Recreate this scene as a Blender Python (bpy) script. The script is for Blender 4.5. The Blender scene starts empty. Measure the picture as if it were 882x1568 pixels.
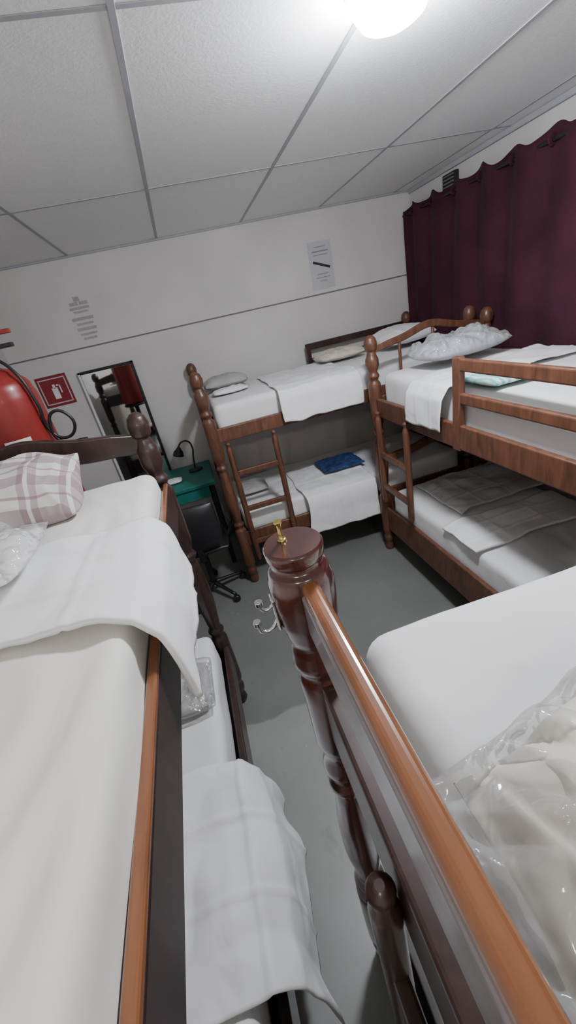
import bpy, bmesh, math, random
from mathutils import Vector, Matrix, noise
random.seed(3)
S = bpy.context.scene
COL = S.collection

# ------------------------------------------------------------------ materials
def mat(name, col, rough=0.6, metal=0.0, nscale=6, namt=0.08, bump=0.0, bscale=20, coat=0.0,
        sheen=0.0, stretch=(1, 1, 1), detail=4, spec=None, distort=0.0):
    m = bpy.data.materials.new(name); m.use_nodes = True
    nt = m.node_tree; N = nt.nodes; L = nt.links
    b = N['Principled BSDF']
    b.inputs['Roughness'].default_value = rough
    b.inputs['Metallic'].default_value = metal
    b.inputs['Coat Weight'].default_value = coat
    b.inputs['Coat Roughness'].default_value = 0.12
    b.inputs['Sheen Weight'].default_value = sheen
    if spec is not None: b.inputs['Specular IOR Level'].default_value = spec
    tc = N.new('ShaderNodeTexCoord'); mp = N.new('ShaderNodeMapping')
    mp.inputs['Scale'].default_value = stretch
    L.new(tc.outputs['Object'], mp.inputs['Vector'])
    nz = N.new('ShaderNodeTexNoise'); nz.inputs['Scale'].default_value = nscale
    nz.inputs['Detail'].default_value = detail; nz.inputs['Distortion'].default_value = distort
    L.new(mp.outputs['Vector'], nz.inputs['Vector'])
    cr = N.new('ShaderNodeValToRGB')
    cr.color_ramp.elements[0].position = 0.3; cr.color_ramp.elements[1].position = 0.7
    cr.color_ramp.elements[0].color = [c*(1-namt) for c in col]+[1]
    cr.color_ramp.elements[1].color = [min(1, c*(1+namt)) for c in col]+[1]
    L.new(nz.outputs['Fac'], cr.inputs['Fac']); L.new(cr.outputs['Color'], b.inputs['Base Color'])
    if bump > 0:
        n2 = N.new('ShaderNodeTexNoise'); n2.inputs['Scale'].default_value = bscale
        n2.inputs['Detail'].default_value = 3; n2.inputs['Distortion'].default_value = distort*.4
        L.new(mp.outputs['Vector'], n2.inputs['Vector'])
        bp = N.new('ShaderNodeBump'); bp.inputs['Strength'].default_value = bump
        bp.inputs['Distance'].default_value = 0.02
        L.new(n2.outputs['Fac'], bp.inputs['Height']); L.new(bp.outputs['Normal'], b.inputs['Normal'])
    return m

M_wall = mat('wall_paint', (0.62, 0.595, 0.575), 0.75, nscale=2.2, namt=0.06, bump=0.10, bscale=9)
M_ceil = mat('ceiling_tile', (0.85, 0.85, 0.825), 0.9, nscale=60, namt=0.03, bump=0.05, bscale=120)
M_grid = mat('ceiling_tbar', (0.38, 0.38, 0.40), 0.6, namt=0.05)
M_trim = mat('trim_grey', (0.17, 0.155, 0.155), 0.7)
M_wood = mat('varnished_wood', (0.118, 0.048, 0.025), 0.46, nscale=5, namt=0.4, stretch=(6, 6, 1.2), coat=0.15, distort=1.2)
M_woodY = mat('varnished_wood_rail', (0.205, 0.078, 0.031), 0.25, nscale=5, namt=0.3, stretch=(6, 1.0, 6), coat=0.7, distort=1.2)
M_dark = mat('dark_mahogany', (0.034, 0.015, 0.012), 0.38, nscale=5, namt=0.35, stretch=(6, 6, 1.2), coat=0.25, distort=1.0)
M_face = mat('varnish_sheen_face', (0.22, 0.195, 0.20), 0.32, nscale=4, namt=0.2, stretch=(4, 1, 4), coat=0.6, distort=1.0)  # grey is the white sheet's reflection on the varnish, put into the colour
M_maho = mat('red_mahogany', (0.060, 0.015, 0.011), 0.25, nscale=4, namt=0.4, stretch=(5, 5, 1.5), coat=0.7, distort=1.0)
M_sheet = mat('white_sheet', (0.76, 0.76, 0.75), 0.85, namt=0.02, bump=0.45, bscale=5, distort=1.0, sheen=0.1)
M_sheetw = mat('cream_sheet', (0.76, 0.74, 0.685), 0.85, namt=0.02, bump=0.45, bscale=7, distort=1.0, sheen=0.1, stretch=(1, .3, 1))
M_fold = mat('folded_white_sheet', (0.82, 0.82, 0.82), 0.8, namt=0.01, bump=0.5, bscale=6, distort=1.0, sheen=0.1)
M_grey = mat('grey_blanket', (0.38, 0.37, 0.36), 0.9, namt=0.12, bump=0.4, bscale=10, distort=1.0)
M_lgrey = mat('light_grey_blanket', (0.60, 0.59, 0.575), 0.9, namt=0.06, bump=0.4, bscale=8, distort=1.0)
M_beige = mat('beige_blanket', (0.58, 0.53, 0.44), 0.8, nscale=7, namt=0.15, bump=0.4, bscale=10, distort=1)
M_blank = mat('pale_blanket', (0.66, 0.63, 0.56), 0.7, nscale=4, namt=0.16, bump=0.5, bscale=9, distort=1)
M_pblue = mat('pale_blue_pillowcase', (0.50, 0.55, 0.60), 0.75, nscale=5, namt=0.2, bump=0.4, bscale=9, distort=1)
M_blue = mat('blue_cloth', (0.015, 0.04, 0.13), 0.8, nscale=25, namt=0.6, bump=0.4, bscale=15)
M_teal = mat('teal_laminate', (0.012, 0.17, 0.14), 0.45, namt=0.1)
M_black = mat('black_plastic', (0.012, 0.012, 0.014), 0.4, namt=0.1)
M_chrome = mat('chrome', (0.75, 0.75, 0.76), 0.12, 1.0, namt=0.03)
M_brass = mat('brass', (0.62, 0.46, 0.16), 0.25, 1.0, namt=0.08)
M_red = mat('red_enamel', (0.22, 0.014, 0.011), 0.38, namt=0.05, coat=0.1)
M_sred = mat('sign_red', (0.24, 0.014, 0.022), 0.5, namt=0.05)
M_white = mat('white_label', (0.72, 0.72, 0.72), 0.6, namt=0.03)
M_paper = mat('laminated_paper', (0.50, 0.50, 0.52), 0.35, namt=0.05)
M_ink = mat('grey_ink', (0.25, 0.25, 0.26), 0.7)
M_wink = mat('faded_lettering', (0.38, 0.365, 0.355), 0.7)
M_inkd = mat('black_ink', (0.03, 0.03, 0.04), 0.7)
M_curt = mat('wine_curtain', (0.050, 0.012, 0.022), 0.85, nscale=3, namt=0.3, bump=0.2, bscale=60, sheen=0.02, spec=.2)
M_mirror = mat('mirror_glass', (0.75, 0.76, 0.77), 0.03, 1.0, namt=0.01)

def floor_mat():
    m = bpy.data.materials.new('painted_concrete'); m.use_nodes = True
    nt = m.node_tree; N = nt.nodes; L = nt.links; b = N['Principled BSDF']
    b.inputs['Roughness'].default_value = 0.36
    tc = N.new('ShaderNodeTexCoord')
    sp = N.new('ShaderNodeSeparateXYZ'); L.new(tc.outputs['Object'], sp.inputs[0])
    nz = N.new('ShaderNodeTexNoise'); nz.inputs['Scale'].default_value = 2.5; nz.inputs['Detail'].default_value = 5
    L.new(tc.outputs['Object'], nz.inputs['Vector'])
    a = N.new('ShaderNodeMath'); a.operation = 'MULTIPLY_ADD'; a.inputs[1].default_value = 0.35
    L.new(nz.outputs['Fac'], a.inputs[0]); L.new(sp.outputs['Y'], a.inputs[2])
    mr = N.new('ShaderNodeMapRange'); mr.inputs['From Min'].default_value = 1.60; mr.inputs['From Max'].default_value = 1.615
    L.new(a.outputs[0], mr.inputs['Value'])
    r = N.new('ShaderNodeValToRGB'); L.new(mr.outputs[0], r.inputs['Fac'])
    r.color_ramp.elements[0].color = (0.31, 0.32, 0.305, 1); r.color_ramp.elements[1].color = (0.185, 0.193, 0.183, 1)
    def layer(prev, scale, detail, p0, p1, c0, c1, distort=0):
        n3 = N.new('ShaderNodeTexNoise'); n3.inputs['Scale'].default_value = scale; n3.inputs['Detail'].default_value = detail
        n3.inputs['Distortion'].default_value = distort
        L.new(tc.outputs['Object'], n3.inputs['Vector'])
        r3 = N.new('ShaderNodeValToRGB'); r3.color_ramp.elements[0].color = (c0, c0, c0*.97, 1); r3.color_ramp.elements[1].color = (c1, c1, c1, 1)
        r3.color_ramp.elements[0].position = p0; r3.color_ramp.elements[1].position = p1
        L.new(n3.outputs['Fac'], r3.inputs['Fac'])
        mx = N.new('ShaderNodeMix'); mx.data_type = 'RGBA'; mx.blend_type = 'MULTIPLY'; mx.inputs[0].default_value = 1
        L.new(prev, mx.inputs[6]); L.new(r3.outputs[0], mx.inputs[7])
        return mx.outputs[2], n3
    c, n3 = layer(r.outputs[0], 3, 4, .35, .65, .92, 1.04)
    c, _ = layer(c, 7, 8, .27, .34, .85, 1.0, 1.5)      # faint dark scuffs
    c, _ = layer(c, 13, 6, .69, .73, 1.0, 1.3, .8)      # chipped light specks
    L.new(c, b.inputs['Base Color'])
    bp = N.new('ShaderNodeBump'); bp.inputs['Strength'].default_value = .08; bp.inputs['Distance'].default_value = .02
    L.new(n3.outputs['Fac'], bp.inputs['Height']); L.new(bp.outputs[0], b.inputs['Normal'])
    return m
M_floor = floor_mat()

def plaid_mat():
    m = bpy.data.materials.new('plaid_fabric'); m.use_nodes = True
    nt = m.node_tree; N = nt.nodes; L = nt.links; b = N['Principled BSDF']; b.inputs['Roughness'].default_value = .85
    tc = N.new('ShaderNodeTexCoord'); sp = N.new('ShaderNodeSeparateXYZ'); L.new(tc.outputs['Object'], sp.inputs[0])
    def band(out, freq, lo, hi, off=0.0):
        a = N.new('ShaderNodeMath'); a.operation = 'MULTIPLY_ADD'; a.inputs[1].default_value = freq; a.inputs[2].default_value = off + 50
        L.new(out, a.inputs[0])
        f = N.new('ShaderNodeMath'); f.operation = 'FRACT'; L.new(a.outputs[0], f.inputs[0])
        g = N.new('ShaderNodeMath'); g.operation = 'GREATER_THAN'; g.inputs[1].default_value = lo; L.new(f.outputs[0], g.inputs[0])
        h = N.new('ShaderNodeMath'); h.operation = 'LESS_THAN'; h.inputs[1].default_value = hi; L.new(f.outputs[0], h.inputs[0])
        k = N.new('ShaderNodeMath'); k.operation = 'MULTIPLY'; L.new(g.outputs[0], k.inputs[0]); L.new(h.outputs[0], k.inputs[1])
        return k.outputs[0]
    def mixc(prev, fac, col, amt):
        a = N.new('ShaderNodeMath'); a.operation = 'MULTIPLY'; a.inputs[1].default_value = amt; L.new(fac, a.inputs[0])
        mx = N.new('ShaderNodeMix'); mx.data_type = 'RGBA'; L.new(a.outputs[0], mx.inputs[0])
        if isinstance(prev, tuple): mx.inputs[6].default_value = prev
        else: L.new(prev, mx.inputs[6])
        mx.inputs[7].default_value = col
        return mx.outputs[2]
    c = (0.64, 0.60, 0.57, 1)
    c = mixc(c, band(sp.outputs['X'], 9, 0.05, 0.5), (0.25, 0.155, 0.18, 1), .6)
    c = mixc(c, band(sp.outputs['Y'], 11, 0.1, 0.5), (0.24, 0.15, 0.18, 1), .6)
    c = mixc(c, band(sp.outputs['X'], 9, 0.22, 0.32), (0.72, 0.70, 0.68, 1), .8)
    c = mixc(c, band(sp.outputs['Y'], 11, 0.75, 0.82), (0.24, 0.09, 0.14, 1), .6)
    L.new(c, b.inputs['Base Color'])
    return m
M_plaid = plaid_mat()

def stripe_mat():
    m = mat('teal_print_cloth', (0.5, .6, .6), .8)
    nt = m.node_tree; N = nt.nodes; L = nt.links; b = N['Principled BSDF']
    w = N.new('ShaderNodeTexWave'); w.inputs['Scale'].default_value = 10; w.inputs['Distortion'].default_value = 5
    tc = N.new('ShaderNodeTexCoord'); L.new(tc.outputs['Object'], w.inputs[0])
    r = N.new('ShaderNodeValToRGB'); r.color_ramp.elements[0].color = (.12, .40, .40, 1); r.color_ramp.elements[1].color = (.58, .73, .71, 1)
    L.new(w.outputs['Color'], r.inputs[0]); L.new(r.outputs[0], b.inputs['Base Color'])
    return m
M_stripe = stripe_mat()

def film_mat(name, base=.20, rough=.13):
    m = bpy.data.materials.new(name); m.use_nodes = True
    nt = m.node_tree; N = nt.nodes; L = nt.links
    for n in list(N):
        if n.type != 'OUTPUT_MATERIAL': N.remove(n)
    out = [n for n in N if n.type == 'OUTPUT_MATERIAL'][0]
    tr = N.new('ShaderNodeBsdfTransparent'); tr.inputs[0].default_value = (.98, .98, .97, 1)
    gl = N.new('ShaderNodeBsdfGlossy'); gl.inputs['Roughness'].default_value = rough
    df = N.new('ShaderNodeBsdfDiffuse'); df.inputs[0].default_value = (.90, .90, .89, 1)
    fr = N.new('ShaderNodeFresnel'); fr.inputs[0].default_value = 1.40
    nz = N.new('ShaderNodeTexNoise'); nz.inputs['Scale'].default_value = 14; nz.inputs['Distortion'].default_value = 1.5
    tc = N.new('ShaderNodeTexCoord'); L.new(tc.outputs['Object'], nz.inputs[0])
    bp = N.new('ShaderNodeBump'); bp.inputs['Strength'].default_value = .8; bp.inputs['Distance'].default_value = .025
    L.new(nz.outputs['Fac'], bp.inputs['Height']); L.new(bp.outputs[0], gl.inputs['Normal']); L.new(bp.outputs[0], fr.inputs['Normal'])
    m1 = N.new('ShaderNodeMixShader'); m1.inputs[0].default_value = base
    L.new(tr.outputs[0], m1.inputs[1]); L.new(df.outputs[0], m1.inputs[2])
    a = N.new('ShaderNodeMath'); a.operation = 'MULTIPLY_ADD'; a.inputs[1].default_value = .55; a.inputs[2].default_value = .06
    L.new(fr.outputs[0], a.inputs[0])
    m2 = N.new('ShaderNodeMixShader'); L.new(a.outputs[0], m2.inputs[0]); L.new(m1.outputs[0], m2.inputs[1]); L.new(gl.outputs[0], m2.inputs[2])
    L.new(m2.outputs[0], out.inputs[0])
    return m
M_film = film_mat('clear_plastic_film')

def emit_mat(name, col, st):
    m = bpy.data.materials.new(name); m.use_nodes = True
    b = m.node_tree.nodes['Principled BSDF']
    b.inputs['Base Color'].default_value = (.9, .9, .9, 1)
    b.inputs['Emission Color'].default_value = (*col, 1); b.inputs['Emission Strength'].default_value = st
    return m
M_led = emit_mat('led_diffuser', (0.88, 0.91, 1.0), 235)
M_fill = emit_mat('fill_diffuser_warm', (1.0, 0.96, 0.89), 60)  # for the added, unseen fill domes that even out the light

# ------------------------------------------------------------------ geometry helpers
def empty(name, loc=(0, 0, 0), rot=0):
    o = bpy.data.objects.new(name, None); o.empty_display_size = .1
    o.location = loc; o.rotation_euler = (0, 0, rot); COL.objects.link(o); return o

def finish(name, bm, m, parent=None, smooth=False):
    me = bpy.data.meshes.new(name); bm.normal_update(); bm.to_mesh(me); bm.free()
    if smooth:
        for p in me.polygons: p.use_smooth = True
    o = bpy.data.objects.new(name, me); COL.objects.link(o)
    me.materials.append(m)
    if parent: o.parent = parent
    return o

def box(name, x0, x1, y0, y1, z0, z1, m, parent=None, bev=.005, seg=2):
    bm = bmesh.new(); bmesh.ops.create_cube(bm, size=1)
    for v in bm.verts:
        v.co = Vector(((x0+x1)/2+v.co.x*(x1-x0), (y0+y1)/2+v.co.y*(y1-y0), (z0+z1)/2+v.co.z*(z1-z0)))
    if bev > 0:
        bmesh.ops.bevel(bm, geom=bm.edges[:], offset=bev, segments=seg, profile=.5, affect='EDGES')
    return finish(name, bm, m, parent, smooth=False)

def lathe(name, prof, loc, m, parent=None, seg=28, mtx=None):
    bm = bmesh.new(); rings = []
    pts = []
    for i in range(len(prof)-1):
        (z0, r0), (z1, r1) = prof[i], prof[i+1]
        n = 3
        for k in range(n):
            t = k/n; s = t*t*(3-2*t)
            pts.append((z0+(z1-z0)*t, r0+(r1-r0)*s))
    pts.append(prof[-1])
    for z, r in pts:
        rings.append([bm.verts.new((r*math.cos(2*math.pi*i/seg), r*math.sin(2*math.pi*i/seg), z)) for i in range(seg)])
    for a, b in zip(rings[:-1], rings[1:]):
        for i in range(seg):
            bm.faces.new((a[i], a[(i+1) % seg], b[(i+1) % seg], b[i]))
    bm.faces.new(list(reversed(rings[0]))); bm.faces.new(rings[-1])
    if mtx: bmesh.ops.transform(bm, matrix=mtx, verts=bm.verts)
    bmesh.ops.translate(bm, vec=Vector(loc), verts=bm.verts)
    o = finish(name, bm, m, parent, smooth=True)
    for p in o.data.polygons:
        if len(p.vertices) > 4: p.use_smooth = False
    return o

def rod(name, p, q, r, m, parent=None, r2=None, seg=16):
    p = Vector(p); q = Vector(q); d = q-p
    mt = d.to_track_quat('Z', 'Y').to_matrix().to_4x4()
    r2 = r if r2 is None else r2
    return lathe(name, [(0, r), (d.length*.5, (r+r2)/2), (d.length, r2)], p, m, parent, seg, mt)

def tube(name, pts, r, m, parent=None, cyclic=False):
    cu = bpy.data.curves.new(name, 'CURVE'); cu.dimensions = '3D'; cu.bevel_depth = r; cu.bevel_resolution = 4
    sp = cu.splines.new('BEZIER'); sp.bezier_points.add(len(pts)-1)
    for b, p in zip(sp.bezier_points, pts):
        b.co = p; b.handle_left_type = b.handle_right_type = 'AUTO'
    sp.use_cyclic_u = cyclic; cu.use_fill_caps = True
    cu.materials.append(m)
    o = bpy.data.objects.new(name, cu); COL.objects.link(o)
    if parent: o.parent = parent
    return o

def softbox(name, x0, x1, y0, y1, z0, z1, r, m, parent=None, res=.03, amp=.003, scale=6, seed=0, crease=0.0):
    bm = bmesh.new()
    lo = Vector((x0, y0, z0)); hi = Vector((x1, y1, z1)); d = hi-lo
    for ax in range(3):
        u, v = (ax+1) % 3, (ax+2) % 3
        nu = max(4, int(d[u]/res)); nv = max(4, int(d[v]/res))
        for side in (0, 1):
            g = []
            for i in range(nu+1):
                row = []
                for j in range(nv+1):
                    p = Vector((0, 0, 0)); p[ax] = (lo, hi)[side][ax]; p[u] = lo[u]+d[u]*i/nu; p[v] = lo[v]+d[v]*j/nv
                    row.append(bm.verts.new(p))
                g.append(row)
            for i in range(nu):
                for j in range(nv):
                    f = (g[i][j], g[i+1][j], g[i+1][j+1], g[i][j+1])
                    bm.faces.new(f if side else tuple(reversed(f)))
    bmesh.ops.remove_doubles(bm, verts=bm.verts, dist=1e-5)
    off = Vector((seed*3.1, seed*1.7, seed*.9))
    for v in bm.verts:
        p = v.co.copy()
        c = Vector([min(max(p[k], lo[k]+r), hi[k]-r) if hi[k]-lo[k] > 2*r else (lo[k]+hi[k])/2 for k in range(3)])
        n = p-c
        if n.length < 1e-6: continue
        n.normalize(); q = c+n*r
        a = noise.noise((q+off)*scale)*amp
        if crease:
            qq = q+off
            msk = .35+1.3*max(0, noise.noise(Vector((qq.x*1.5, qq.y*1.5, 4)))+.15)
            a += crease*msk*(.25-abs(noise.noise(Vector((qq.x*12+1.5*noise.noise(qq*2), qq.y*3, qq.z*8)))))
        v.co = q+n*a
    return finish(name, bm, m, parent, smooth=True)

def facet(q, s):    # plastic-like crumple: sharp creases between facets
    w = Vector((noise.noise(q*s*.6), noise.noise(q*s*.6+Vector((7, 3, 1))), 0))*.5
    d, _ = noise.voronoi(q*s+w)
    return min(d[1]-d[0], .6)

def pillow(name, c, lx, ly, h, m, parent=None, rz=0, tx=0, ty=0, n=56, amp=.004, scale=9, crease=0.0, cs=12, seed=0, flat=.35, grow=0.0, pin=.03, rnd=.10, p=2.6, fac=0.0, fs=7):
    bm = bmesh.new(); top = []; bot = []
    mt = Matrix.Rotation(rz, 4, 'Z') @ Matrix.Rotation(tx, 4, 'X') @ Matrix.Rotation(ty, 4, 'Y')
    off = Vector((seed*2.3, seed*1.1, seed*4.7))
    def P(i, j, s):
        u = -1+2*i/n; v = -1+2*j/n
        u = math.sin(u*math.pi/2)*.6+u*.4; v = math.sin(v*math.pi/2)*.6+v*.4
        t = ((1-abs(u)**p)*(1-abs(v)**p))
        t = max(t, 0)**.5
        rr = 1-rnd*(u*u*v*v)
        x = u*(lx/2+grow)*(1-pin*(1-v*v)*abs(u))*rr; y = v*(ly/2+grow)*(1-pin*(1-u*u)*abs(v))*rr
        z = (h/2+grow)*t*(1 if s > 0 else -flat*2)
        P_ = Vector((x, y, z)); q = P_+off
        k = min(1, t*2.5+.15)
        d = noise.noise(q*scale)*amp
        if crease: d += crease*(.45-abs(noise.noise(q*cs))*1.6-abs(noise.noise(q*cs*2.3+Vector((5, 1, 2))))*.7)
        if fac and s > 0:
            q2 = Vector((q.x, q.y*.75+q.x*.3, 0))
            d += fac*(facet(q2, fs)-.25)+fac*.45*(facet(q2+Vector((3, 5, 0)), fs*2.4)-.25)
        z += d*k*(1 if s > 0 else -.3)
        P_.z = z
        P_.x += noise.noise(q*scale*.8+Vector((9, 0, 0)))*amp*1.5; P_.y += noise.noise(q*scale*.8+Vector((0, 9, 0)))*amp*1.5
        return P_
    for s, g in ((1, top), (-1, bot)):
        for i in range(n+1):
            g.append([bm.verts.new(P(i, j, s)) for j in range(n+1)])
    for i in range(n):
        for j in range(n):
            bm.faces.new((top[i][j], top[i+1][j], top[i+1][j+1], top[i][j+1]))
            bm.faces.new((bot[i][j], bot[i][j+1], bot[i+1][j+1], bot[i+1][j]))
    for i in range(n+1):
        for j in range(n+1):
            if i in (0, n) or j in (0, n):
                mid = (top[i][j].co+bot[i][j].co)/2; top[i][j].co = mid; bot[i][j].co = mid
    bmesh.ops.remove_doubles(bm, verts=bm.verts, dist=1e-5)
    bmesh.ops.transform(bm, matrix=mt, verts=bm.verts)
    o = finish(name, bm, m, parent, smooth=True); o.location = c
    return o

def cloth(name, path, y0, y1, m, parent=None, fold=.015, freq=26, amp=.004, seed=0, ztop=None, skew=0.0, mtx=None, crease=.003, thick=.004, hem=.012):
    P = [Vector((a, 0, b)) for a, b in path]
    cum = [0]
    for a, b in zip(P[:-1], P[1:]): cum.append(cum[-1]+(b-a).length)
    tot = cum[-1]; nu = max(12, int(tot/.010)); nv = max(10, int(abs(y1-y0)/.008))
    zt = P[0].z if ztop is None else ztop
    bm = bmesh.new(); g = []
    off = Vector((seed*3.3, seed*2.1, seed))
    for i in range(nu+1):
        s = tot*i/nu; k = 0
        while k < len(cum)-2 and cum[k+1] < s: k += 1
        t = (s-cum[k])/(cum[k+1]-cum[k]); t = min(max(t, 0), 1)
        p0 = P[k].lerp(P[k+1], t)
        row = []
        hang = max(0, zt-p0.z)
        ea = noise.noise(Vector((s*4, 0, seed)))*hem*2; eb = noise.noise(Vector((s*4, 7, seed)))*hem*2
        for j in range(nv+1):
            tt = j/nv
            y = y0+(y1-y0)*tt
            y += ea*(1-tt)+eb*tt + skew*max(0, s-tot*.6)*(1-tt)
            p = Vector((p0.x, y, p0.z))
            q = p+off
            w = hang/(hang+.06)
            d = fold*w*(1+math.sin(q.y*freq+noise.noise(q*3)*3+seed))*.5 + amp*(1-w)*noise.noise(q*8) + amp*(1-w)
            d += crease*(noise.noise(Vector((q.x*5, q.y*11, q.z*5)))+.6*noise.noise(Vector((q.x*13, q.y*6, q.z*7)))+.5)
            d += crease*2.0*(facet(Vector((q.x*.8+q.z, q.y, 0)), 5)-.2)
            for fy in (.33, .68): d += crease*.5*math.exp(-((tt-fy)*abs(y1-y0)/.007)**2)
            for fs_ in (.35, .7): d += crease*.5*math.exp(-((s/tot-fs_)*tot/.007)**2)
            dirv = Vector((1 if P[-1].x > P[0].x else -1, 0, 0))*w+Vector((0, 0, 1))*(1-w)
            p += dirv*max(d, 0.0)
            if i > nu-3: p.z += noise.noise(Vector((y*9, seed, 1)))*hem*(1 if w > .5 else .1)
            row.append(bm.verts.new(p))
        g.append(row)
    for i in range(nu):
        for j in range(nv):
            bm.faces.new((g[i][j], g[i+1][j], g[i+1][j+1], g[i][j+1]))
    bmesh.ops.recalc_face_normals(bm, faces=bm.faces)
    if mtx: bmesh.ops.transform(bm, matrix=mtx, verts=bm.verts)
    o = finish(name, bm, m, parent, smooth=True)
    sm = o.modifiers.new('thick', 'SOLIDIFY'); sm.thickness = thick; sm.offset = 0
    return o

# ------------------------------------------------------------------ room shell
XL, XR, YN, YF, H = -1.25, 2.12, -2.2, 3.60, 2.487
box('floor', XL-.1, XR+.1, YN-.1, YF+.1, -.1, 0, M_floor, bev=0)
box('ceiling', XL-.1, XR+.1, YN-.1, YF+.1, H, H+.08, M_ceil, bev=0)
box('wall_far', XL-.1, XR+.1, YF, YF+.1, 0, H, M_wall, bev=0)
box('wall_near', XL-.1, XR+.1, YN-.1, YN, 0, H, M_wall, bev=0)
box('wall_left', XL-.1, XL, YN, YF, 0, H, M_wall, bev=0)
box('wall_right', XR, XR+.1, YN, YF, 0, H, M_wall, bev=0)
g = empty('trim_1')
for i, x in enumerate([.072-.637*2, .072-.637, .072, .709, 1.346, 1.983]):
    box('tbar_long_%d' % i, x-.009, x+.009, YN, YF, H-.003, H, M_grid, g, bev=.001)
for i, y in enumerate([2.48, 1.27, .06, -1.15]):
    box('tbar_cross_%d' % i, XL, XR, y-.008, y+.008, H-.0025, H, M_grid, g, bev=.001)
box('trim_2', XL, XR, YF-.012, YF, H-.014, H, M_grid, bev=.003)
box('trim_3', XR-.02, XR, YN, YF-.02, H-.03, H, M_grid, bev=.004)
box('trim_4', XL, XR, YF-.005, YF, 1.892, 1.901, M_trim, bev=.001)
box('baseboard_far', XL, XR, YF-.012, YF, 0, .07, M_trim, bev=.003)

# ------------------------------------------------------------------ bunk beds
def post_profile(h):
    return [(0, .026), (.02, .034), (.07, .026), (.09, .036), (.115, .038), (.14, .03), (.18, .042), (.30, .043), (.47, .042),
            (.50, .029), (.525, .040), (.55, .028), (.58, .032), (.70, .043), (.80, .043), (.92, .033), (.95, .028), (.975, .040),
            (1.0, .028), (1.05, .041), (1.15, .042), (1.30, .042), (1.325, .028), (1.35, .040), (1.375, .028), (1.42, .043),
            (h-.15, .043), (h-.115, .030), (h-.10, .026), (h-.085, .038), (h-.05, .042), (h-.02, .034), (h-.005, .020), (h, .006)]
def flat_profile(h):
    return [(0, .026), (.02, .034), (.07, .026), (.09, .036), (.115, .038), (.14, .03), (.18, .042), (.30, .043), (.47, .042),
            (.50, .029), (.525, .040), (.55, .028), (.58, .032), (.70, .043), (.80, .043), (.92, .033), (.95, .028), (.975, .040),
            (1.0, .028), (1.03, .041), (1.08, .032), (1.12, .041), (1.15, .041), (1.29, .041), (1.31, .035), (1.335, .044), (1.36, .041), (1.38, .037), (1.40, .042), (1.43, .047),
            (h-.09, .050), (h-.065, .050), (h-.042, .045), (h-.034, .037), (h-.028, .036), (h-.020, .043), (h-.004, .044), (h, .041)]

def arch(name, x0, x1, y, zlow, rise, height, th, m, parent, n=40):
    bm = bmesh.new(); A = []
    for i in range(n+1):
        t = i/n; x = x0+(x1-x0)*t
        s = math.sin(math.pi*t)
        zt = zlow+rise*(s**1.3)+.012*math.cos(4*math.pi*t)*(1 if .12 < t < .88 else 0)*s
        zb = zt-height*(.75+.25*s)
        A.append([bm.verts.new((x, y-th/2, zb)), bm.verts.new((x, y-th/2, zt)), bm.verts.new((x, y+th/2, zt)), bm.verts.new((x, y+th/2, zb))])
    for a, b in zip(A[:-1], A[1:]):
        for k in range(4):
            bm.faces.new((a[k], b[k], b[(k+1) % 4], a[(k+1) % 4]))
    bm.faces.new(A[0]); bm.faces.new(list(reversed(A[-1])))
    bmesh.ops.recalc_face_normals(bm, faces=bm.faces)
    o = finish(name, bm, m, parent)
    bv = o.modifiers.new('bev', 'BEVEL'); bv.width = .006; bv.segments = 3; bv.limit_method = 'ANGLE'
    return o

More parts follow.
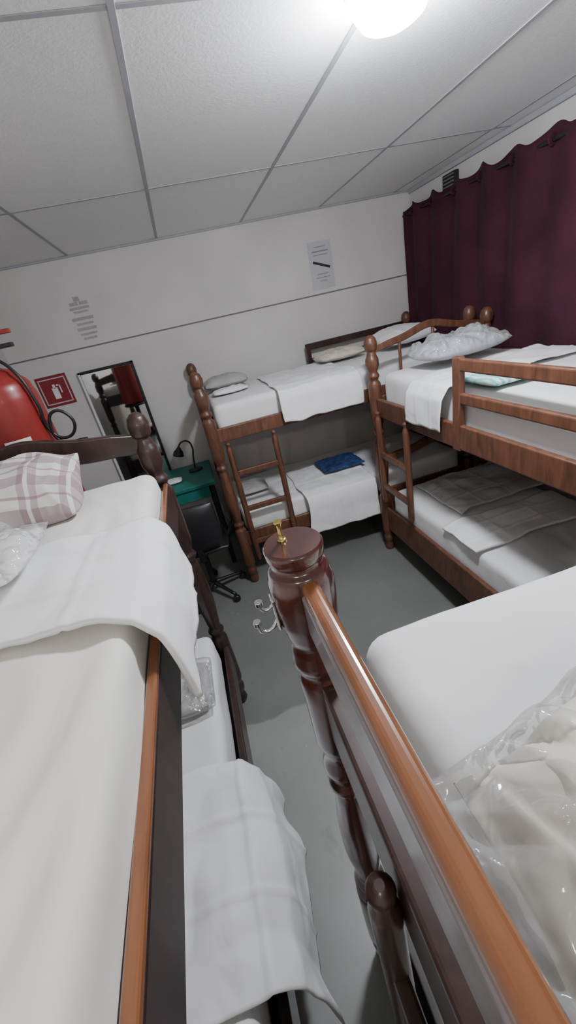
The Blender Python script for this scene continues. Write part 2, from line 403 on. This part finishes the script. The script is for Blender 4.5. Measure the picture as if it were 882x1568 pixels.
def bunk(loc, rot, W, LG, zb0, zb1, ztop, lower=(.28, .43), zlow=.56, ph=1.62, wood=M_wood, side=M_wood, inset=.035,
         sheet=M_sheet, head=None, flat=False, r=.045, postmat=None, near_inset=.05, crease=.006, ladder=None, pofs=0, enddrop=0.0):
    e = empty('bunk_bed', loc, rot)
    k = 0
    for x in (pofs, W-pofs):
        for y in (0, LG):
            k += 1
            pr = flat_profile(ph) if flat else post_profile(ph)
            lathe('post_%d' % k, pr, (x, y, 0), postmat or wood, e)
    t = .014
    for nm, x in (('a', 0), ('b', W)):
        box('upper_side_board_'+nm, x-t, x+t, .02, LG-.02, zb0, zb1, side, e, bev=.007, seg=3)
        box('lower_side_board_'+nm, x-t, x+t, .02, LG-.02, lower[0], lower[1], side, e, bev=.007, seg=3)
    for nm, y in (('a', 0), ('b', LG)):
        box('upper_end_board_'+nm, .02, W-.02, y-t, y+t, zb0-enddrop, zb1-enddrop, side, e, bev=.006)
        box('lower_end_board_'+nm, .02, W-.02, y-t, y+t, lower[0], lower[1]+.04, side, e, bev=.006)
    box('upper_deck', t, W-t, t, LG-t, zb0+.02, zb0+.035, wood, e, bev=0)
    box('lower_deck', t, W-t, t, LG-t, lower[0]+.06, lower[0]+.075, wood, e, bev=0)
    softbox('upper_mattress', inset, W-inset, near_inset, LG-near_inset, zb0+.036, ztop, r, sheet, e, amp=.006, scale=4, seed=loc[0]+2, crease=crease, res=.016)
    softbox('lower_mattress', .035, W-.035, .05, LG-.05, lower[0]+.076, zlow, min(r, .04), M_sheet, e, amp=.007, scale=5, seed=loc[0]+5, crease=.012, res=.02)
    if head == 'board':
        arch('headboard', .02, W-.02, LG, 1.545, .065, .10, .03, wood, e)
        arch('lower_headboard', .02, W-.02, LG, .78, .05, .10, .03, wood, e)
    if head == 'thin':
        arch('headboard', .02, W-.02, LG, 1.525, .07, .045, .03, wood, e)
        for i, x in enumerate((.2, .44, .68)):
            rod('spindle_%d' % i, (x, LG, 1.19), (x, LG, 1.555+(.02 if i == 1 else 0)), .010, wood, e)
        arch('lower_headboard', .02, W-.02, LG, .78, .05, .06, .03, wood, e)
    if ladder:
        x, a, b, z0, z1, rz = ladder
        for i, y in enumerate((a, b)):
            lathe('ladder_rail_%d' % i, [(z0, .013), (z0+.03, .02), ((z0+z1)/2, .021), (z1-.06, .02), (z1-.03, .012), (z1-.012, .018), (z1, .006)], (x, y, 0), wood, e, 18)
        for i, z in enumerate(rz):
            box('ladder_rung_%d' % i, x-.012, x+.012, a, b, z-.02, z+.02, side, e, bev=.006)
    return e

# left bunk
L = bunk((-1.105, -.35, 0), 0, .89, 1.95, 1.20, 1.33, 1.41, wood=M_dark, side=M_dark, sheet=M_sheetw, head='board', r=.04, inset=.012, ph=1.625, zlow=.57, pofs=.018, crease=.022)
box('rail_cap', .883, .903, .03, 1.92, 1.322, 1.337, M_woodY, L, bev=.006, seg=3)

# far bunk along the far wall
MX = Matrix.Translation((.04, 3.50, 0)) @ Matrix.Rotation(-math.pi/2, 4, 'Z')
Mb = bunk((.04, 3.50, 0), -math.pi/2, .85, 1.93, 1.15, 1.245, 1.385, lower=(.33, .45), zlow=.575, ladder=(.85+.035, .08, .40, .20, 1.15, (.36, .64, .92)))
box('guard_rail_top', -.012, .012, .98, 1.9, 1.50, 1.55, M_dark, Mb, bev=.006)
box('guard_stile', -.014, .014, .98, 1.02, 1.2, 1.55, M_dark, Mb, bev=.005)
box('guard_rail_mid', -.012, .012, .98, 1.9, 1.40, 1.43, M_dark, Mb, bev=.006)
arch('footboard', .02, .83, 0.0, 1.40, .04, .12, .03, M_wood, Mb)

# right bunk
R = bunk((1.15, .56, 0), 0, .84, 1.94, 1.09, 1.21, 1.365, lower=(.20, .40), zlow=.52, ph=1.60, head='thin',
         ladder=(-.035, 1.50, 1.86, .46, 1.14, (.60, .84)))
for nm, z0, z1 in (('top', 1.455, 1.51), ('mid', 1.31, 1.36)):
    box('guard_rail_'+nm, -.013, .013, .02, 1.07, z0, z1, M_wood, R, bev=.008, seg=3)
box('guard_stile', -.016, .016, 1.03, 1.085, 1.08, 1.515, M_wood, R, bev=.006)

# front bunk
F = bunk((.072, -1.452, 0), 0, .90, 1.93, 1.16, 1.30, 1.385, wood=M_dark, side=M_dark, postmat=M_maho, flat=True, ph=1.56, inset=.06, r=.045,
         sheet=M_sheet, ladder=(-.034, 1.30, 1.65, .30, 1.27, (.50, .76, 1.02)), crease=.004, near_inset=.03, enddrop=.08)
box('guard_rail_wood', -.009, .017, .02, 1.93, 1.492, 1.516, M_woodY, F, bev=.010, seg=5)
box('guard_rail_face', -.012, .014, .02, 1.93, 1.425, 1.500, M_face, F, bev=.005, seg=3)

# coat hook on front post
hk = empty('coat_hook', (.026, .478, 1.45))
box('plate', -.006, .0, -.012, .012, -.03, .03, M_chrome, hk, bev=.003)
tube('upper_prong', [(-.002, 0, .015), (-.016, 0, .008), (-.022, 0, .012), (-.024, 0, .020)], .0030, M_chrome, hk)
tube('lower_prong', [(-.002, 0, -.015), (-.015, 0, -.030), (-.030, 0, -.030), (-.035, 0, -.016)], .0033, M_chrome, hk)
for i, p in enumerate(((-.024, 0, .022), (-.035, 0, -.013))):
    rod('tip_%d' % i, (p[0], 0, p[2]-.003), (p[0], 0, p[2]+.006), .006, M_chrome, hk)
lathe('brass_hook_pin', [(0, .007), (.002, .007), (.004, .0035), (.020, .003), (.026, .0035), (.029, .006), (.032, .006)], (.060, .490, 1.56), M_brass)

# ------------------------------------------------------------------ bedding
cloth('folded_sheet', [(-1.06, 1.418), (-.6, 1.422), (-.27, 1.421), (-.215, 1.413), (-.185, 1.375), (-.176, 1.32), (-.168, 1.24)], .66, 1.04, M_fold, seed=1, fold=.035, freq=15, skew=-.25, crease=.010, ztop=1.41, thick=.012)
pillow('plaid_pillow', (-.70, 1.365, 1.495), .56, .34, .18, M_plaid, tx=math.radians(22), seed=2, amp=.012, crease=.016, cs=7, n=90)
e = empty('plastic_wrapped_blanket', (-.68, .93, 1.476))
pillow('blanket', (0, 0, 0), .46, .30, .07, M_fold, e, crease=.010, amp=.01, seed=4, n=60)
pillow('film', (0, 0, 0.008), .46, .30, .07, M_film, e, amp=.008, seed=5, n=90, grow=.012, fac=.05, fs=9)
cloth('folded_sheet', [(-1.0, .580), (-.27, .582), (-.20, .568), (-.160, .50), (-.145, .40), (-.135, .25)], .34, .88, M_fold, seed=3, fold=.045, freq=17, crease=.016, ztop=.57, thick=.006)
e = empty('plastic_bag', (-.34, 1.21, .608))
pillow('contents', (0, 0, 0), .14, .24, .05, M_grey, e, crease=.012, seed=7)
pillow('film', (0, 0, 0.004), .16, .26, .06, M_film, e, seed=8, grow=.01, fac=.03, fs=12)

cloth('folded_sheet', [(.08, 1.390), (.78, 1.392), (.865, 1.377), (.884, 1.33), (.888, 1.17)], .49, 1.07, M_fold, seed=5, fold=.02, freq=14, mtx=MX, ztop=1.385, crease=.007)
cloth('folded_sheet', [(.3, .584), (.80, .584), (.872, .567), (.885, .50), (.888, .27)], .53, 1.10, M_fold, seed=6, fold=.02, freq=14, mtx=MX, ztop=.58, crease=.008)
pillow('folded_grey_blanket', (.26, 3.30, 1.44), .36, .28, .12, M_grey, seed=9, crease=.01, amp=.008)
pillow('folded_towel', (.27, 3.06, 1.407), .28, .16, .05, M_fold, seed=10, crease=.008)
pillow('beige_pillow', (1.22, 3.27, 1.437), .42, .26, .10, M_beige, seed=11, crease=.016)
pillow('white_pillow', (1.72, 3.15, 1.475), .46, .40, .16, M_sheet, seed=12, crease=.008)
pillow('blue_cloth', (1.0, 3.02, .625), .36, .30, .045, M_blue, seed=13, crease=.01, pin=.02, rnd=.03, p=5)
pillow('folded_towel', (.24, 3.1, .61), .26, .3, .07, M_grey, seed=14, crease=.01)

cloth('folded_sheet', [(1.95, 1.374), (1.24, 1.376), (1.150, 1.364), (1.120, 1.31), (1.115, 1.155)], 1.69, 2.02, M_fold, seed=8, fold=.025, freq=16, ztop=1.37, crease=.008)
e = empty('plastic_wrapped_pillow', (1.57, 2.22, 1.445))
pillow('pillow', (0, 0, 0), .54, .30, .13, M_pblue, e, crease=.01, seed=16, rz=.05)
pillow('film', (0, 0, .010), .54, .30, .13, M_film, e, seed=17, grow=.016, n=110, rz=.05, fac=.07, fs=9)
pillow('patterned_towel', (1.34, 1.57, 1.394), .28, .24, .04, M_stripe, seed=18, crease=.006, pin=.02, rnd=.03, p=5)
cloth('folded_sheet', [(1.92, .535), (1.24, .537), (1.165, .532)], 1.50, 1.80, M_fold, seed=9, fold=.02, ztop=.53, crease=.008, thick=.014)
cloth('light_grey_blanket', [(1.94, .540), (1.42, .542), (1.34, .530)], 1.88, 2.36, M_lgrey, seed=19, fold=.01, ztop=.54, crease=.010, amp=.01, thick=.012, hem=.03)

# front bunk: big plastic-wrapped bedding
e = empty('plastic_wrapped_bedding', (.495, -.19, 1.418))
pillow('bedding', (0, 0, 0), .78, .80, .15, M_blank, e, crease=.02, cs=5, amp=.016, seed=21, n=130, rnd=.03, p=6, fac=.08, fs=5, pin=0)
pillow('film', (0, 0, .012), .79, .81, .16, M_film, e, amp=.016, seed=22, n=240, grow=.008, rnd=.02, p=6, pin=.0, fac=.11, fs=7)

# ------------------------------------------------------------------ curtain
e = empty('window_curtain')
bm = bmesh.new(); gx = []
ny, nz_ = 300, 40; y0c, y1c = .2, 3.56
for i in range(ny+1):
    y = y0c+(y1c-y0c)*i/ny; col = []
    for j in range(nz_+1):
        t = j/nz_; z = .75+(2.36-.75)*t
        ph = y*24+3.2*noise.noise(Vector((y*1.3, z*.35, 0)))
        a = .012+.010*t
        x = 2.05+a*math.sin(ph)+.010*noise.noise(Vector((y*3, z*1.5, 3)))
        zz = z+(.018*math.sin(y*24+1)+.012*noise.noise(Vector((y*12, 0, 1))) if j >= nz_-1 else 0)
        col.append(bm.verts.new((x, y, zz)))
    gx.append(col)
for i in range(ny):
    for j in range(nz_):
        bm.faces.new((gx[i][j], gx[i+1][j], gx[i+1][j+1], gx[i][j+1]))
o = finish('fabric', bm, M_curt, e, True)
sm = o.modifiers.new('t', 'SOLIDIFY'); sm.thickness = .003
rod('rod', (2.05, .15, 2.315), (2.05, 3.585, 2.315), .010, M_black, e)
for i in range(13):
    y = .3+i*.262
    mt = Matrix.Rotation(math.pi/2, 4, 'X')
    lathe('ring_%d' % i, [(-.006, .024), (0, .028), (.006, .024)], (2.05, y, 2.318), M_curt, e, 16, mt)
e = empty('wall_vent', (XR, 3.03, 2.39))
box('housing', -.035, -.001, -.07, .07, -.045, .045, M_black, e, bev=.004)
for i in range(4):
    box('slat_%d' % i, -.042, -.034, -.06, .06, -.034+i*.02, -.026+i*.02, M_trim, e, bev=.001)

# ------------------------------------------------------------------ far wall items
e = empty('wall_mirror', (-.60, YF-.028, 0))
z0, z1, hw = .55, 1.735, .215
box('backing', -hw, hw, 0, .02, z0, z1, M_black, e, bev=.003)
box('glass', -hw+.02, hw-.02, -.004, .001, z0+.02, z1-.02, M_mirror, e, bev=.002)
for nm, a in (('l', -hw), ('r', hw-.018)):
    box('frame_'+nm, a, a+.018, -.008, .01, z0, z1, M_white if nm == 'l' else M_black, e, bev=.003)
for nm, a in (('b', z0), ('t', z1-.018)):
    box('frame_'+nm, -hw, hw, -.008, .01, a, a+.018, M_black, e, bev=.003)

e = empty('fire_extinguisher_sign', (-1.02, YF-.006, 1.645))
box('panel', -.115, .115, 0, .005, -.115, .115, M_sred, e, bev=.002)
box('border_t', -.10, .10, -.003, .0, .088, .096, M_paper, e, bev=0)
box('border_b', -.10, .10, -.003, .0, -.096, -.088, M_paper, e, bev=0)
box('border_l', -.10, -.092, -.003, .0, -.09, .09, M_paper, e, bev=0)
box('border_r', .092, .10, -.003, .0, -.09, .09, M_paper, e, bev=0)
box('icon_body', -.022, .022, -.003, 0, -.06, .025, M_white, e, bev=.001)
box('icon_neck', -.009, .009, -.003, 0, .02, .05, M_white, e, bev=0)
box('icon_hose', .018, .045, -.003, 0, .035, .045, M_white, e, bev=0)
box('icon_nozzle', .038, .047, -.003, 0, -.02, .045, M_white, e, bev=0)

e = empty('notice_poster', (1.30, YF-.004, 2.10))
box('sheet', -.10, .10, 0, .003, -.17, .17, M_paper, e, bev=0)
for i, (w, z, h, mm) in enumerate([(.05, .13, .006, M_ink), (.07, .10, .01, M_ink), (.06, .075, .006, M_ink), (.045, -.06, .006, M_ink), (.06, -.085, .006, M_ink), (.03, -.11, .006, M_ink)]):
    box('line_%d' % i, -w, w, -.001, 0, z-h/2, z+h/2, mm, e, bev=0)
o = box('bar', -.075, .075, -.001, 0, -.009, .009, M_inkd, e, bev=0); o.rotation_euler = (0, .35, 0)
o.location = (0, 0, .005)
e = empty('notice_lettering', (-.62, YF-.004, 2.08))
for i, (w, x, z, h) in enumerate([(.02, 0, .14, .03), (.03, -.03, .11, .022), (.03, .04, .11, .022), (.07, 0, .08, .016), (.05, 0, .055, .012), (.08, .0, .01, .02), (.06, 0, -.025, .014), (.07, 0, -.06, .02), (.06, 0, -.095, .014), (.05, 0, -.125, .014)]):
    x0 = x-w; k = 0
    while x0 < x+w-.006:
        ww = .008+.012*random.random()
        box('glyph_%d_%d' % (i, k), x0, min(x0+ww, x+w), 0, .003, z-h/2, z+h/2, M_wink, e, bev=0)
        x0 += ww+.004; k += 1

# ------------------------------------------------------------------ extinguisher on pedestal
e = empty('fire_extinguisher', (-.71, 1.80, 0))
lathe('cylinder', [(1.20, .10), (1.215, .125), (1.25, .13), (1.50, .13), (1.75, .13), (1.80, .122), (1.85, .09), (1.875, .04), (1.90, .032)], (0, 0, 0), M_red, e, 40)
lathe('valve', [(1.895, .022), (1.93, .026), (1.96, .02), (1.98, .014)], (0, 0, 0), M_brass, e, 20)
box('handle_lower', -.02, .13, -.012, .012, 1.93, 1.945, M_black, e, bev=.003)
box('handle_upper', -.02, .14, -.012, .012, 1.975, 1.99, M_red, e, bev=.003)
lathe('gauge', [(-.012, .024), (.012, .024)], (0, -.03, 1.93), M_white, e, 20, Matrix.Rotation(math.pi/2, 4, 'X'))
def label(nm, z0, z1, a0, a1, m):
    bm = bmesh.new(); pr = None
    for i in range(13):
        a = a0+(a1-a0)*i/12
        p = (bm.verts.new((.1315*math.cos(a), .1315*math.sin(a), z0)), bm.verts.new((.1315*math.cos(a), .1315*math.sin(a), z1)))
        if pr: bm.faces.new((pr[0], p[0], p[1], pr[1]))
        pr = p
    finish(nm, bm, m, e, True)
label('label_a', 1.70, 1.76, math.radians(-125), math.radians(-90), M_white)
label('label_b', 1.60, 1.62, math.radians(-95), math.radians(-55), M_white)
tube('hose', [(.02, -.02, 1.93), (.10, -.05, 1.86), (.135, -.06, 1.72), (.13, -.05, 1.62), (.17, -.05, 1.575), (.22, -.05, 1.60), (.215, -.05, 1.66), (.17, -.05, 1.68), (.14, -.05, 1.63), (.15, -.05, 1.57), (.25, -.05, 1.55)], .006, M_black, e)
rod('pedestal_pole', (0, 0, .02), (0, 0, 1.20), .025, M_black, e)
lathe('pedestal_base', [(0, .14), (.02, .14), (.03, .10), (.04, .03)], (0, 0, 0), M_black, e, 30)
lathe('pedestal_tray', [(1.175, .11), (1.185, .135), (1.20, .135)], (0, 0, 0), M_black, e, 30)

# ------------------------------------------------------------------ desk, lamp, chair
e = empty('desk', (0, 0, 0))
box('desktop', -.62, -.04, 2.98, 3.575, .755, .785, M_teal, e, bev=.005)
box('apron', -.58, -.08, 3.0, 3.02, .66, .755, M_teal, e, bev=.003)
for i, (x, y) in enumerate(((-.58, 3.02), (-.08, 3.02), (-.58, 3.54), (-.08, 3.54))):
    box('leg_%d' % i, x-.02, x+.02, y-.02, y+.02, 0, .755, M_black, e, bev=.004)
e = empty('desk_lamp', (-.17, 3.38, .785))
lathe('base', [(0, .06), (.012, .06), (.018, .045), (.022, .012)], (0, 0, 0), M_black, e)
tube('arm', [(0, 0, .02), (.015, 0, .12), (.03, 0, .20), (.01, -.01, .26), (-.04, -.02, .27), (-.08, -.02, .235)], .007, M_black, e)
lathe('shade', [(0, .045), (.03, .04), (.06, .02), (.075, .012)], (-.10, -.02, .165), M_black, e, 24, Matrix.Rotation(.35, 4, 'Y'))
pillow('crumpled_paper', (-.36, 3.2, .80), .14, .12, .04, M_white, crease=.006, seed=31)

e = empty('office_chair', (-.27, 2.64, 0))
pillow('seat', (0, .04, .46), .44, .42, .09, M_black, e, flat=.5, amp=.002)
pillow('backrest', (0, -.17, .68), .38, .32, .08, M_black, e, tx=math.radians(82), flat=.5, amp=.002)
box('back_bracket', -.02, .02, -.20, -.185, .42, .70, M_black, e, bev=.004)
rod('gas_lift', (0, .02, .09), (0, .02, .43), .022, M_black, e)
for i in range(5):
    a = i*2*math.pi/5+.3
    q = (.24*math.cos(a), .02+.24*math.sin(a), .065)
    rod('base_arm_%d' % i, (0, .02, .10), q, .018, M_black, e, r2=.012)
    lathe('castor_%d' % i, [(-.016, .022), (-.01, .027), (.01, .027), (.016, .022)], (q[0], q[1], .0275), M_black, e, 18, Matrix.Rotation(math.pi/2, 4, 'X'))
for s in (-1, 1):
    tube('armrest_%s' % ('l' if s < 0 else 'r'), [(s*.20, .05, .44), (s*.25, .05, .52), (s*.25, .02, .63), (s*.25, -.12, .64)], .013, M_black, e)

# ------------------------------------------------------------------ ceiling light, plus two added fills behind the camera
for x, y, lm in ((.72, 1.255, M_led), (.45, -1.25, M_fill), (-.55, -1.0, M_fill)):
    e = empty('ceiling_or_fill_light', (x, y, H-.004))
    lathe('housing', [(-.008, .108), (-.004, .112), (0, .112)], (0, 0, 0), M_white, e, 40)
    lathe('diffuser', [(-.090, .012), (-.085, .045), (-.070, .078), (-.04, .098), (-.008, .104)], (0, 0, 0), lm, e, 40)

w = bpy.data.worlds.new('world'); S.world = w; w.use_nodes = True
w.node_tree.nodes['Background'].inputs[0].default_value = (.6, .65, .7, 1)
w.node_tree.nodes['Background'].inputs[1].default_value = .3

# ------------------------------------------------------------------ camera
cd = bpy.data.cameras.new('camera'); cam = bpy.data.objects.new('camera', cd); COL.objects.link(cam)
cd.sensor_fit = 'VERTICAL'; cd.sensor_height = 36; cd.lens = 606/1568*36; cd.clip_start = .01
right = Vector((.9470, -.2519, -.1993)); back = Vector((-.1402, -.8824, .4489))
right.normalize(); back = (back-right*back.dot(right)).normalized(); up = back.cross(right)
mw = Matrix.Identity(4)
for i in range(3):
    mw[i][0] = right[i]; mw[i][1] = up[i]; mw[i][2] = back[i]
mw.translation = (0, 0, 1.85)
cam.matrix_world = mw
S.camera = cam
S.view_settings.view_transform = 'AgX'
S.view_settings.look = 'AgX - Base Contrast'
S.view_settings.exposure = 0.5
